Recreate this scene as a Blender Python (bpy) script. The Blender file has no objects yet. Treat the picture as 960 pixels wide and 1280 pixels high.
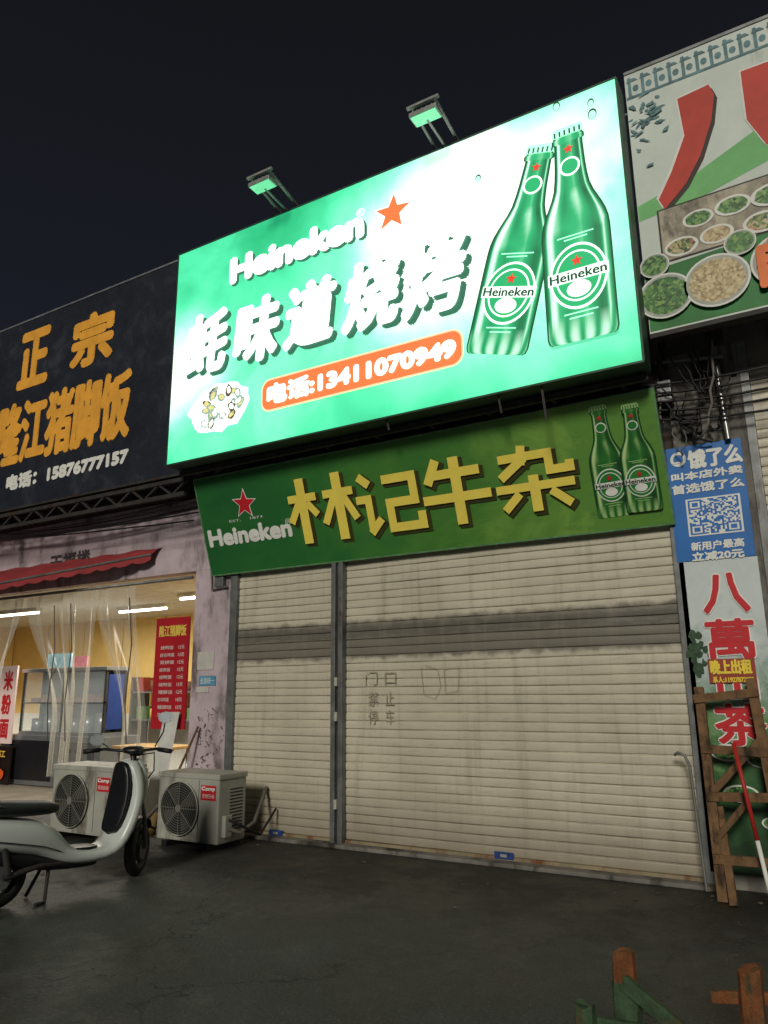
import bpy, bmesh, math, random
from mathutils import Vector, Matrix
import numpy as np
random.seed(7)
S=bpy.context.scene
S.view_settings.view_transform='Standard'; S.view_settings.look='None'; S.view_settings.exposure=0
def lin(c):
    return tuple(((v/255)/12.92 if v/255<=.04045 else ((v/255+.055)/1.055)**2.4) for v in c)
# ---------------------------------------------------------------- materials
MATS={}
def nodes(name):
    m=bpy.data.materials.new(name); m.use_nodes=True; nt=m.node_tree
    return m,nt,nt.nodes["Principled BSDF"]
def mixc(nt,fac,a,b,blend='MIX'):
    n=nt.nodes.new("ShaderNodeMix"); n.data_type='RGBA'; n.blend_type=blend
    for i,v in ((0,fac),(6,a),(7,b)):
        if isinstance(v,bpy.types.NodeSocket): nt.links.new(v,n.inputs[i])
        else: n.inputs[i].default_value=(v if i==0 else (*v[:3],1))
    return n.outputs[2]
def noise(nt,scale,detail=4,rough=.6,vec=None,dist=0):
    n=nt.nodes.new("ShaderNodeTexNoise"); n.inputs["Scale"].default_value=scale; n.inputs["Detail"].default_value=detail
    n.inputs["Roughness"].default_value=rough; n.inputs["Distortion"].default_value=dist
    if vec is not None: nt.links.new(vec,n.inputs["Vector"])
    return n.outputs["Fac"]
def ramp(nt,fac,stops):
    n=nt.nodes.new("ShaderNodeValToRGB"); e=n.color_ramp.elements
    e[0].position=stops[0][0]; e[0].color=(*stops[0][1],1); e[1].position=stops[-1][0]; e[1].color=(*stops[-1][1],1)
    for p,c in stops[1:-1]:
        x=e.new(p); x.color=(*c,1)
    nt.links.new(fac,n.inputs[0]); return n.outputs[0]
def maprange(nt,v,a,b,c=0,d=1,smooth=True):
    n=nt.nodes.new("ShaderNodeMapRange"); n.interpolation_type='SMOOTHSTEP' if smooth else 'LINEAR'
    nt.links.new(v,n.inputs[0]); n.inputs[1].default_value=a; n.inputs[2].default_value=b; n.inputs[3].default_value=c; n.inputs[4].default_value=d
    return n.outputs[0]
def math_(nt,op,a,b=0):
    n=nt.nodes.new("ShaderNodeMath"); n.operation=op
    for i,v in enumerate((a,b)):
        if isinstance(v,bpy.types.NodeSocket): nt.links.new(v,n.inputs[i])
        else: n.inputs[i].default_value=v
    return n.outputs[0]
def coords(nt,scale=(1,1,1)):
    t=nt.nodes.new("ShaderNodeTexCoord"); mp=nt.nodes.new("ShaderNodeMapping"); mp.inputs["Scale"].default_value=scale
    nt.links.new(t.outputs["Object"],mp.inputs[0]); return mp.outputs[0]
def sep(nt,v):
    n=nt.nodes.new("ShaderNodeSeparateXYZ"); nt.links.new(v,n.inputs[0]); return n.outputs
def bump(nt,b,h,strength=.3,dist=.01):
    n=nt.nodes.new("ShaderNodeBump"); n.inputs["Strength"].default_value=strength; n.inputs["Distance"].default_value=dist
    nt.links.new(h,n.inputs["Height"]); nt.links.new(n.outputs[0],b.inputs["Normal"])
def M(name,col,rough=.7,metal=0,var=.12,scale=6,emit=0,bmp=0,dirt=None,spec=.4):
    """col as 0-255 display colour"""
    if name in MATS: return MATS[name]
    m,nt,b=nodes(name); c=lin(col); v=coords(nt)
    n=noise(nt,scale,6,.65,v)
    f=maprange(nt,n,.3,.7)
    o=mixc(nt,f,tuple(x*(1-var) for x in c),tuple(min(1,x*(1+var)) for x in c))
    if dirt:
        d=noise(nt,dirt[1],8,.7,coords(nt,(1,1,.35))); o=mixc(nt,maprange(nt,d,dirt[2],dirt[2]+.18),o,lin(dirt[0]))
    nt.links.new(o,b.inputs["Base Color"]); b.inputs["Roughness"].default_value=rough; b.inputs["Metallic"].default_value=metal
    b.inputs["Specular IOR Level"].default_value=spec
    if emit:
        nt.links.new(o,b.inputs["Emission Color"]); b.inputs["Emission Strength"].default_value=emit
        if name.startswith("lit_"): m.cycles.emission_sampling='NONE'
    if bmp: bump(nt,b,noise(nt,scale*8,5,.6,v),bmp,.01)
    MATS[name]=m; return m
# ---------------------------------------------------------------- object helpers
PARENT=[None]
def group(name,loc=(0,0,0)):
    e=bpy.data.objects.new(name,None); bpy.context.collection.objects.link(e); PARENT[0]=e; return e
def link(me,name,mat=None,smooth=False,parent=True):
    o=bpy.data.objects.new(name,me); bpy.context.collection.objects.link(o)
    if mat: me.materials.append(mat)
    if smooth:
        for p in me.polygons: p.use_smooth=True
    if parent and PARENT[0]: o.parent=PARENT[0]
    return o
def mesh(name,vs,fs,mat,smooth=False,parent=True):
    me=bpy.data.meshes.new(name); me.from_pydata([tuple(v) for v in vs],[],fs); me.update()
    return link(me,name,mat,smooth,parent)
def box(name,a,b,mat,bev=0,parent=True):
    x0,y0,z0=a; x1,y1,z1=b
    bm=bmesh.new(); bmesh.ops.create_cube(bm,size=1)
    for v in bm.verts: v.co=Vector(((x0+x1)/2+v.co.x*(x1-x0),(y0+y1)/2+v.co.y*(y1-y0),(z0+z1)/2+v.co.z*(z1-z0)))
    if bev: bmesh.ops.bevel(bm,geom=bm.edges[:],offset=bev,segments=2,affect='EDGES',profile=.7)
    me=bpy.data.meshes.new(name); bm.to_mesh(me); bm.free(); return link(me,name,mat,False,parent)
def beam(name,p,q,w,h,mat,bev=0,taper=1):
    p=Vector(p);q=Vector(q);d=(q-p).normalized(); up=Vector((0,0,1)) if abs(d.z)<.9 else Vector((0,1,0))
    s=d.cross(up).normalized(); u=s.cross(d)
    vs=[]
    for P,k in ((p,1),(q,taper)):
        for a,b in ((-1,-1),(1,-1),(1,1),(-1,1)): vs.append(P+s*a*w/2*k+u*b*h/2*k)
    fs=[(3,2,1,0),(4,5,6,7)]+[(i,(i+1)%4,4+(i+1)%4,4+i) for i in range(4)]
    o=mesh(name,vs,fs,mat)
    if bev:
        md=o.modifiers.new("b","BEVEL"); md.width=bev; md.segments=2
    return o
def tube(name,pts,r,mat,seg=10,closed=False):
    cu=bpy.data.curves.new(name,'CURVE'); cu.dimensions='3D'; cu.bevel_depth=r; cu.bevel_resolution=max(1,seg//4); cu.use_fill_caps=True
    sp=cu.splines.new('POLY'); sp.points.add(len(pts)-1)
    for i,p in enumerate(pts): sp.points[i].co=(*p,1)
    sp.use_cyclic_u=closed; cu.materials.append(mat)
    o=bpy.data.objects.new(name,cu); bpy.context.collection.objects.link(o)
    if PARENT[0]: o.parent=PARENT[0]
    return o
def sag(p,q,s,n=14,jit=0):
    p=Vector(p);q=Vector(q); return [p.lerp(q,t/n)+Vector((random.uniform(-jit,jit),random.uniform(-jit,jit),-4*s*(t/n)*(1-t/n))) for t in range(n+1)]
def cyl(name,p,q,r,mat,r2=None,seg=24):
    p=Vector(p);q=Vector(q);d=q-p; L=d.length; bm=bmesh.new()
    bmesh.ops.create_cone(bm,cap_ends=True,segments=seg,radius1=r,radius2=r if r2 is None else r2,depth=L)
    R=d.to_track_quat('Z','Y').to_matrix().to_4x4(); bm.transform(Matrix.Translation((p+q)/2)@R)
    me=bpy.data.meshes.new(name); bm.to_mesh(me); bm.free(); o=link(me,name,mat)
    for f in me.polygons: f.use_smooth=len(f.vertices)==4
    return o
# ---------------------------------------------------------------- artwork frames (flat printed sheets)
class Plane:
    def __init__(s,O,U,V,src,dst):
        s.O=Vector(O); s.U=Vector(U).normalized(); s.V=Vector(V).normalized(); s.N=s.U.cross(s.V)
        s.N=-s.N if s.N.y>0 else s.N
        A=[];B=[]
        for (x,y),(X,Y) in zip(src,dst):
            A.append([x,y,1,0,0,0,-X*x,-X*y]);B.append(X);A.append([0,0,0,x,y,1,-Y*x,-Y*y]);B.append(Y)
        s.h=np.linalg.solve(np.array(A,float),np.array(B,float))
    def t(s,x,y):   # traced artwork coordinate -> metres on the sheet
        h=s.h; w=h[6]*x+h[7]*y+1; return ((h[0]*x+h[1]*y+h[2])/w,(h[3]*x+h[4]*y+h[5])/w)
    def P(s,a,b,off): return s.O+s.U*a+s.V*b+s.N*off
def art(pl,name,pts,mat,off):
    vs=[pl.P(a,b,off) for a,b in pts]
    return mesh(name,vs,[tuple(range(len(vs)))],mat)
def artpx(pl,name,px,mat,off): return art(pl,name,[pl.t(*p) for p in px],mat,off)
def rrect(x0,z0,x1,z1,r,n=6):
    P=[]
    for cx,cz,a0 in ((x1-r,z0+r,-90),(x1-r,z1-r,0),(x0+r,z1-r,90),(x0+r,z0+r,180)):
        for i in range(n+1):
            a=math.radians(a0+90*i/n); P.append((cx+r*math.cos(a),cz+r*math.sin(a)))
    return P
def ell(cx,cz,rx,rz,n=32,rot=0,jit=0):
    P=[]
    for i in range(n):
        a=2*math.pi*i/n; k=1+random.uniform(-jit,jit); x=rx*k*math.cos(a); z=rz*k*math.sin(a)
        P.append((cx+x*math.cos(rot)-z*math.sin(rot),cz+x*math.sin(rot)+z*math.cos(rot)))
    return P
def star(cx,cz,r,rot=0,k=.42):
    return [(cx+(r if i%2==0 else r*k)*math.sin(math.pi*i/5+rot),cz+(r if i%2==0 else r*k)*math.cos(math.pi*i/5+rot)) for i in range(10)]
TC={}
def glyphs(body):
    if body in TC: return TC[body]
    cu=bpy.data.curves.new("t","FONT"); cu.body=body; cu.size=1; cu.resolution_u=3; cu.space_line=1.15
    o=bpy.data.objects.new("t",cu); bpy.context.collection.objects.link(o)
    dg=bpy.context.evaluated_depsgraph_get(); me=bpy.data.meshes.new_from_object(o.evaluated_get(dg))
    vs=[(v.co.x,v.co.y) for v in me.vertices]; fs=[tuple(p.vertices) for p in me.polygons]
    bpy.data.objects.remove(o); bpy.data.meshes.remove(me); TC[body]=(vs,fs); return TC[body]
def text(pl,name,body,rect,mat,off,bold=.0,shear=0,n=8):
    vs,fs=glyphs(body)
    if not vs: return
    x0=min(v[0] for v in vs);x1=max(v[0] for v in vs);y0=min(v[1] for v in vs);y1=max(v[1] for v in vs)
    a0,b0,a1,b1=rect; a0+=bold;b0+=bold;a1-=bold;b1-=bold
    if shear: a1-=shear*(b1-b0)
    base=[]
    for x,y in vs:
        Y=b0+(y-y0)/(y1-y0+1e-9)*(b1-b0); X=a0+(x-x0)/(x1-x0+1e-9)*(a1-a0)+shear*(Y-b0); base.append((X,Y))
    V=[];F=[]
    offs=[(0,0)]+([(bold*math.cos(2*math.pi*i/n),bold*math.sin(2*math.pi*i/n)) for i in range(n)] if bold else [])
    for k,(dx,dy) in enumerate(offs):
        m=len(V)
        V+=[pl.P(a+dx,b+dy,off+.0004*k) for a,b in base]; F+=[tuple(i+m for i in f) for f in fs]
    return mesh(name,V,F,mat)
def rpx(pl,ll,ur):
    a,b=pl.t(*ll); c,d=pl.t(*ur); return (a,b,c,d)
def strokes(pl,name,chars,mat,off,dx=0,dz=0,grow=0):
    V=[];F=[];k=0
    for (x0,z0,x1,z1),st in chars:
        cx=(x1-x0)/100; cz=(z1-z0)/100
        for s in st:
            pts=[(x0+X*cx,z0+Y*cz) for X,Y in s[1]]; w=s[0]*cz/2+grow
            for i in range(len(pts)-1):
                (ax,ay),(bx,by)=pts[i],pts[i+1]; L=math.hypot(bx-ax,by-ay); tx,ty=(bx-ax)/L,(by-ay)/L; e=w*.98
                if i>0: ax-=tx*e;ay-=ty*e
                else: ax-=tx*grow;ay-=ty*grow
                if i<len(pts)-2: bx+=tx*e;by+=ty*e
                else: bx+=tx*grow;by+=ty*grow
                q=[(ax-ty*w,ay+tx*w),(bx-ty*w,by+tx*w),(bx+ty*w,by-tx*w),(ax+ty*w,ay-tx*w)]
                m=len(V)
                for X,Y in q: V.append(pl.P(X+dx,Y+dz,off+.0004*k))
                F.append((m,m+1,m+2,m+3)); k+=1
    return mesh(name,V,F,mat)
# ---------------------------------------------------------------- world + key light
w=bpy.data.worlds.new("World"); S.world=w; w.use_nodes=True; nt=w.node_tree; bg=nt.nodes["Background"]
tc=nt.nodes.new("ShaderNodeTexCoord"); z=sep(nt,tc.outputs["Generated"])[2]
grad=ramp(nt,z,[(0,(.022,.026,.034)),(.35,(.0110,.0130,.020)),(.8,(.0066,.0072,.0090))])
sky=nt.nodes.new("ShaderNodeTexSky"); sky.sky_type='NISHITA'; sky.sun_disc=False; sky.sun_elevation=math.radians(-8); sky.sun_rotation=math.radians(190)
o=mixc(nt,.02,grad,sky.outputs[0],'ADD'); nt.links.new(o,bg.inputs[0]); bg.inputs[1].default_value=1
sl=bpy.data.lights.new("street_light_key",'SUN'); so=bpy.data.objects.new("street_light_key",sl); bpy.context.collection.objects.link(so)
sl.energy=1.85; sl.angle=math.radians(12); sl.color=(1,.95,.83)
so.rotation_euler=Vector((-.22,1,-.46)).to_track_quat('-Z','Y').to_euler()
# ---------------------------------------------------------------- base materials
m,nt,b=nodes("asphalt"); v=coords(nt); xyz=sep(nt,v)
n1=noise(nt,.9,8,.7,v); n2=noise(nt,55,3,.75,v); n3=noise(nt,4,9,.78,v,.6)
c=ramp(nt,n1,[(.32,(.018,.022,.020)),(.48,(.048,.054,.049)),(.68,(.105,.112,.102))])
c=mixc(nt,maprange(nt,n2,.52,.75,0,.85),c,(.17,.17,.15)); c=mixc(nt,maprange(nt,n2,.45,.28,0,.85),c,(.008,.009,.008))
st=noise(nt,2.4,10,.85,coords(nt,(1,.3,1)),1.6); c=mixc(nt,maprange(nt,st,.56,.70,0,.6),c,(.19,.20,.18))
vo=nt.nodes.new("ShaderNodeTexVoronoi"); vo.feature='DISTANCE_TO_EDGE'; vo.inputs["Scale"].default_value=.45
wv=nt.nodes.new("ShaderNodeVectorMath"); wv.operation='ADD'; nn=nt.nodes.new("ShaderNodeTexNoise"); nn.inputs["Scale"].default_value=2.5; nn.inputs["Detail"].default_value=6; nt.links.new(v,nn.inputs[0]); nt.links.new(v,wv.inputs[0]); nt.links.new(nn.outputs["Color"],wv.inputs[1]); nt.links.new(wv.outputs[0],vo.inputs["Vector"])
cr_=maprange(nt,vo.outputs["Distance"],.010,.0,0,.55); c=mixc(nt,cr_,c,(.010,.010,.010))
near_wall_dark=maprange(nt,math_(nt,'ADD',xyz[1],maprange(nt,n3,.2,.8,-.7,.7)),-2.2,-.6,0,.85); c=mixc(nt,near_wall_dark,c,(.017,.014,.011))  # asphalt gets darker towards the shutter, edge broken by noise
nt.links.new(c,b.inputs["Base Color"]); nt.links.new(maprange(nt,n1,.40,.60,.36,.8),b.inputs["Roughness"]); bump(nt,b,math_(nt,'ADD',math_(nt,'SUBTRACT',n2,cr_),math_(nt,'MULTIPLY',n3,2.5)),.85,.014); asphalt=m
m,nt,b=nodes("shutter_paint"); v=coords(nt); xyz=sep(nt,v)
c=ramp(nt,noise(nt,1.3,6,.6,v),[(.3,(.50,.46,.355)),(.7,(.63,.585,.465))])
zz=math_(nt,'ADD',xyz[2],maprange(nt,noise(nt,6,5,.6,v),.2,.8,-.03,.03))
bd=math_(nt,'MULTIPLY',maprange(nt,zz,1.80,1.86),maprange(nt,zz,2.25,2.18)); c=mixc(nt,math_(nt,'MULTIPLY',bd,.93),c,(.155,.142,.118))
bd2=math_(nt,'MULTIPLY',maprange(nt,zz,2.04,2.06),maprange(nt,zz,2.17,2.15)); c=mixc(nt,math_(nt,'MULTIPLY',bd2,.5),c,(.09,.082,.07))
str_=noise(nt,9,6,.7,coords(nt,(1,1,.06))); c=mixc(nt,maprange(nt,str_,.48,.75,0,.5),c,(.28,.25,.19))
fine=noise(nt,40,4,.7,coords(nt,(.15,1,1))); c=mixc(nt,maprange(nt,fine,.5,.8,0,.4),c,(.26,.235,.18))
low=math_(nt,'MULTIPLY',maprange(nt,zz,.7,.0),.65); c=mixc(nt,low,c,(.20,.165,.12))
nt.links.new(c,b.inputs["Base Color"]); b.inputs["Roughness"].default_value=.42; b.inputs["Metallic"].default_value=.05; bump(nt,b,noise(nt,14,5,.6,v),.15,.01); shut=m
mauve=M("mauve_plaster",(184,168,175),.85,0,.16,2.2,bmp=.3,dirt=((100,92,92),2.4,.48))
greyw=M("stained_concrete",(118,114,108),.9,0,.25,3,bmp=.4,dirt=((46,42,38),2.5,.46))
steel=M("galvanised_steel",(118,120,120),.5,.5,.25,7,dirt=((74,50,36),4,.55))
dsteel=M("weathered_steel",(58,56,54),.65,.3,.3,8,dirt=((66,42,28),6,.52))
black=M("black_rubber",(18,18,20),.55,0,.2,20)
plasticb=M("black_plastic",(24,25,28),.35,0,.2,20)
white=M("white_print",(230,230,224),.6,0,.06,8)
red=M("red_print",(198,32,42),.55,0,.08,6)
wood=M("weathered_wood",(116,88,60),.85,0,.3,9,bmp=.5,dirt=((52,38,28),7,.48))
# ---------------------------------------------------------------- ground
PARENT[0]=None
mesh("ground",[(-250,-250,0),(250,-250,0),(250,250,0),(-250,250,0)],[(0,1,2,3)],asphalt)
# ---------------------------------------------------------------- shop building
B_=group("shop_building")
box("upper_wall",(-6.62,.16,3.2),(4.5,4.5,5.2),greyw)
box("upper_wall_left",(-16,.16,3.88),(-6.62,4.5,5.2),greyw)
box("fascia",(-16,0,2.96),(-6.62,.16,3.9),mauve)
box("fascia_pier",(-6.62,-.003,2.96),(-5.99,.16,3.9),mauve)
box("left_pier",(-6.60,-.002,.0),(-5.99,.4,2.96),mauve,.01)
box("pier_base_stain",(-6.61,-.012,.0),(-5.98,-.002,.22),greyw,.004)
box("right_pier",(-.95,-.02,0),(-.36,.4,4.4),greyw,.01)
box("lintel",(-5.99,.03,2.95),(-.95,.16,4.4),dsteel)
box("inner_wall",(-5.99,.4,0),(-.95,.5,4),greyw)
box("threshold",(-5.99,-.16,0),(-.95,.12,.035),greyw,.01)
box("far_right_wall",(1.9,0,0),(4.5,.4,4.4),greyw)
PARENT[0]=None
# shutters
def shutter(name,x0,x1,z0,z1,y,pitch=.082,seed=1):
    rnd=random.Random(seed); vs=[];nx=int((x1-x0)/.2)+1; prof=[(0,0),(.06,-.006),(.25,-.0085),(.5,-.0095),(.78,-.0085),(.90,-.005),(.93,.008),(.985,.008)]
    rows=[]; zc=z0
    while zc<z1:
        jy=rnd.uniform(-.002,.002); tl=rnd.uniform(-.0015,.0015)
        for a,d in prof: rows.append((zc+a*pitch,d+jy+tl*a,jy))
        zc+=pitch
    ph=[rnd.uniform(0,6) for _ in range(4)]
    for ri,(zz,d,j) in enumerate(rows):
        k=ri//len(prof)
        for i in range(nx+1):
            x=x0+(x1-x0)*i/nx
            wv=.005*math.sin(x*2.1+ph[0]+zz*2)+.003*math.sin(x*5+zz*4+ph[1])+.0016*math.sin(x*9+k*2.4)
            vs.append((x,y+d+wv,zz+.003*math.sin(x*1.7+ph[2]+k*.7)))
    fs=[]
    for r in range(len(rows)-1):
        for i in range(nx): a=r*(nx+1)+i; fs.append((a,a+1,a+nx+2,a+nx+1))
    return mesh(name,vs,fs,shut)
G_=group("roller_shutter_door")
shutter("slats_left",-5.90,-4.50,.06,2.98,.01,seed=3)
barp=M("bar_paint",(140,128,102),.6,0,.2,5,dirt=((110,66,36),4,.48))
box("bottom_bar_left",(-5.90,-.035,.0),(-4.53,.02,.06),barp,.006)
shutter("slats_right",-4.40,-1.03,.06,2.98,.01,seed=5)
box("bottom_bar_right",(-4.38,-.035,.0),(-1.05,.02,.06),barp,.006)
box("centre_channel",(-4.53,-.085,0),(-4.475,.03,3.0),steel,.006)
box("centre_channel_b",(-4.44,-.085,0),(-4.385,.03,3.0),steel,.006)
box("centre_channel_web",(-4.478,-.055,0),(-4.437,.03,3.0),dsteel)
box("guide_left",(-5.99,-.05,0),(-5.89,.03,3.0),steel,.006)
box("guide_right",(-1.045,-.05,0),(-.955,.03,3.0),steel,.006)
FQS=([(240,625),(920,540),(960,1130),(240,960)],[(-6.74,3.88),(-.44,3.60),(-.63,-.08),(-6.52,.65)])
FQ=Plane((0,-.018,0),(1,0,0),(0,0,1),*FQS)
pencil=M("chalk_marks",(160,152,132),.9,0,.35,60)
text(FQ,"writing_a","门 口",rpx(FQ,(458,856),(496,838)),pencil,0)
text(FQ,"writing_b","禁\n停",rpx(FQ,(462,905),(474,864)),pencil,0)
text(FQ,"writing_c","止\n车",rpx(FQ,(483,905),(494,864)),pencil,0)
def scrib(px): 
    P=[FQ.t(*p) for p in px]; tube("scribble",[FQ.P(a,b_,.000) for a,b_ in P],.0022,pencil)
scrib([(527,834),(531,868),(545,873),(552,858),(548,836),(532,831)]); scrib([(556,836),(575,833),(574,862),(558,866),(556,836)])
for i,(x,z) in enumerate([(348,1040),(632,1068)]):
    a,bz=FQ.t(x,z); box("blue_lock_tag_%d"%i,(a-.09,-.043,bz-.03),(a+.09,-.036,bz+.03),M("blue_tag",(34,62,120),.5,0,.3,30),.002)
    box("lock_%d"%i,(a-.03,-.05,bz-.012),(a+.03,-.0435,bz+.012),M("dull_lock",(150,150,150),.5))
for zt in (1.55,1.2,.35): box("latch",(-4.475,-.1,zt),(-4.44,-.056,zt+.09),M("paper_scrap",(170,166,150),.8,0,.2,30),.003)
PARENT[0]=None
G_=group("neighbour_roller_shutter")
shutter("slats",-.30,1.9,.02,4.2,.12,seed=9)
box("guide",(-.36,-.02,0),(-.29,.2,4.4),steel,.006)
PARENT[0]=None
# ---------------------------------------------------------------- big illuminated sign
BQ=Plane((0,-.85,0),(1,0,0),(0,0,1),[(225,320),(768,98),(803,450),(208,580)],[(-6.305,6.76),(-.995,6.76),(-.995,4.06),(-6.305,4.06)])
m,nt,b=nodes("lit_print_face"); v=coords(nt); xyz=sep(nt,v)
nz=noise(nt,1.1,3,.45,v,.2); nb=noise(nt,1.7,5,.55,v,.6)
def glow_blob(cx,cz,r0,r1,k=1.0,sx=1,wob=.10):
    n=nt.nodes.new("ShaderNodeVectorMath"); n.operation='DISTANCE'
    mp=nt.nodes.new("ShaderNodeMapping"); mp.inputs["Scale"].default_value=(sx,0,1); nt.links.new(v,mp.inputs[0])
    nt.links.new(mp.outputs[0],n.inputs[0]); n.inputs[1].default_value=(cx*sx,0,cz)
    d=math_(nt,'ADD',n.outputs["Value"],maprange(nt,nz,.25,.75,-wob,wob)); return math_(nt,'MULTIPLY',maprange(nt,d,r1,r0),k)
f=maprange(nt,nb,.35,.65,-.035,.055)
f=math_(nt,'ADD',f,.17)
for q in [(-2.6,6.05,.1,1.55,.85,.75),(-6.25,5.15,.1,1.1,.70,1),(-4.8,5.0,.3,1.9,.22,.7),(-2.3,5.2,.4,1.9,.38,1),(-1.2,6.6,.1,1.1,.35,1),(-1.0,5.2,.1,1.6,.26,1),(-6.0,6.6,.1,1.2,.12,1),(-5.2,4.3,.1,1.3,.10,.6)]:  # pale print areas plus backlight hot spots, painted into the face colour
    f=math_(nt,'ADD',f,glow_blob(*q))
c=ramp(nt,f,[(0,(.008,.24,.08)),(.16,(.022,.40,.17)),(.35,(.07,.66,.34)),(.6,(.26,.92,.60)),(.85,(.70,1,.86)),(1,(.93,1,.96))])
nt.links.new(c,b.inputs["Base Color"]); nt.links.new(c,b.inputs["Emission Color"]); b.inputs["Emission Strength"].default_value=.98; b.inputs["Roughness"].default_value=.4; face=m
G_=group("illuminated_shop_sign")
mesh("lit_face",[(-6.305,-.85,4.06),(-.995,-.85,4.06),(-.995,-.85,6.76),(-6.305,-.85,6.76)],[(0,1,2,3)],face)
box("cabinet",(-6.295,-.845,4.07),(-1.005,-.58,6.75),dsteel)
trim=M("sign_trim",(60,84,70),.5,.4,.2,8)
for nme,a,c_ in (("trim_bottom",(-6.32,-.856,4.04),(-.98,-.6,4.058)),("trim_top",(-6.32,-.856,6.762),(-.98,-.6,6.778)),("trim_left",(-6.32,-.855,4.058),(-6.307,-.6,6.762)),("trim_right",(-.993,-.855,4.058),(-.975,-.6,6.762))): box(nme,a,c_,trim)
for i in range(9):
    x=-6.1+i*.61; beam("support_bar",(x,-.6,4.0),(x,.1,4.02),.04,.04,dsteel)
beam("frame_rail",(-6.3,-.62,4.0),(-1,-.62,4.0),.05,.05,dsteel); beam("frame_rail",(-6.3,-.35,4.0),(-1,-.35,4.0),.05,.05,dsteel)
for x,l in ((-2.25,.16),(-1.85,.3),(-3.4,.1)): beam("loose_strap",(x,-.80,4.04),(x+.02,-.79,4.04-l),.02,.006,dsteel)
E=lambda n,c,s=1.0: M("lit_"+n,c,.5,0,.03,6,emit=s)
eW=E("white",(245,255,250),1.2); eSh=E("shadow",(58,120,96),.45); eO=E("orange",(236,112,62),.95); eDG=E("deepgreen",(6,86,52),.45); eMG=E("midgreen",(36,170,106),.8); eHL=E("highlight",(170,250,212),1.0); eR=E("red",(222,60,40),.9)
eGr=E("grey",(150,180,165),.6); eY=E("oyster",(214,206,140),.8); eBl=E("brown",(96,84,56),.55)
def vcmat(name,emit):
    m,nt,b=nodes(name); a=nt.nodes.new("ShaderNodeAttribute"); a.attribute_name="Col"; nt.links.new(a.outputs["Color"],b.inputs["Base Color"]); b.inputs["Roughness"].default_value=.45
    if emit: nt.links.new(a.outputs["Color"],b.inputs["Emission Color"]); b.inputs["Emission Strength"].default_value=emit; m.cycles.emission_sampling='NONE'
    return m
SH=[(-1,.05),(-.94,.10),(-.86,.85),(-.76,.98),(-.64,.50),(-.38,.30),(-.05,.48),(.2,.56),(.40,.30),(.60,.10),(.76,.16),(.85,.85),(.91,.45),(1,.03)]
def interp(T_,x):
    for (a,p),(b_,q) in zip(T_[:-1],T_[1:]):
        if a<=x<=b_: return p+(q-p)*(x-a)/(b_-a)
    return T_[-1][1]
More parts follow.
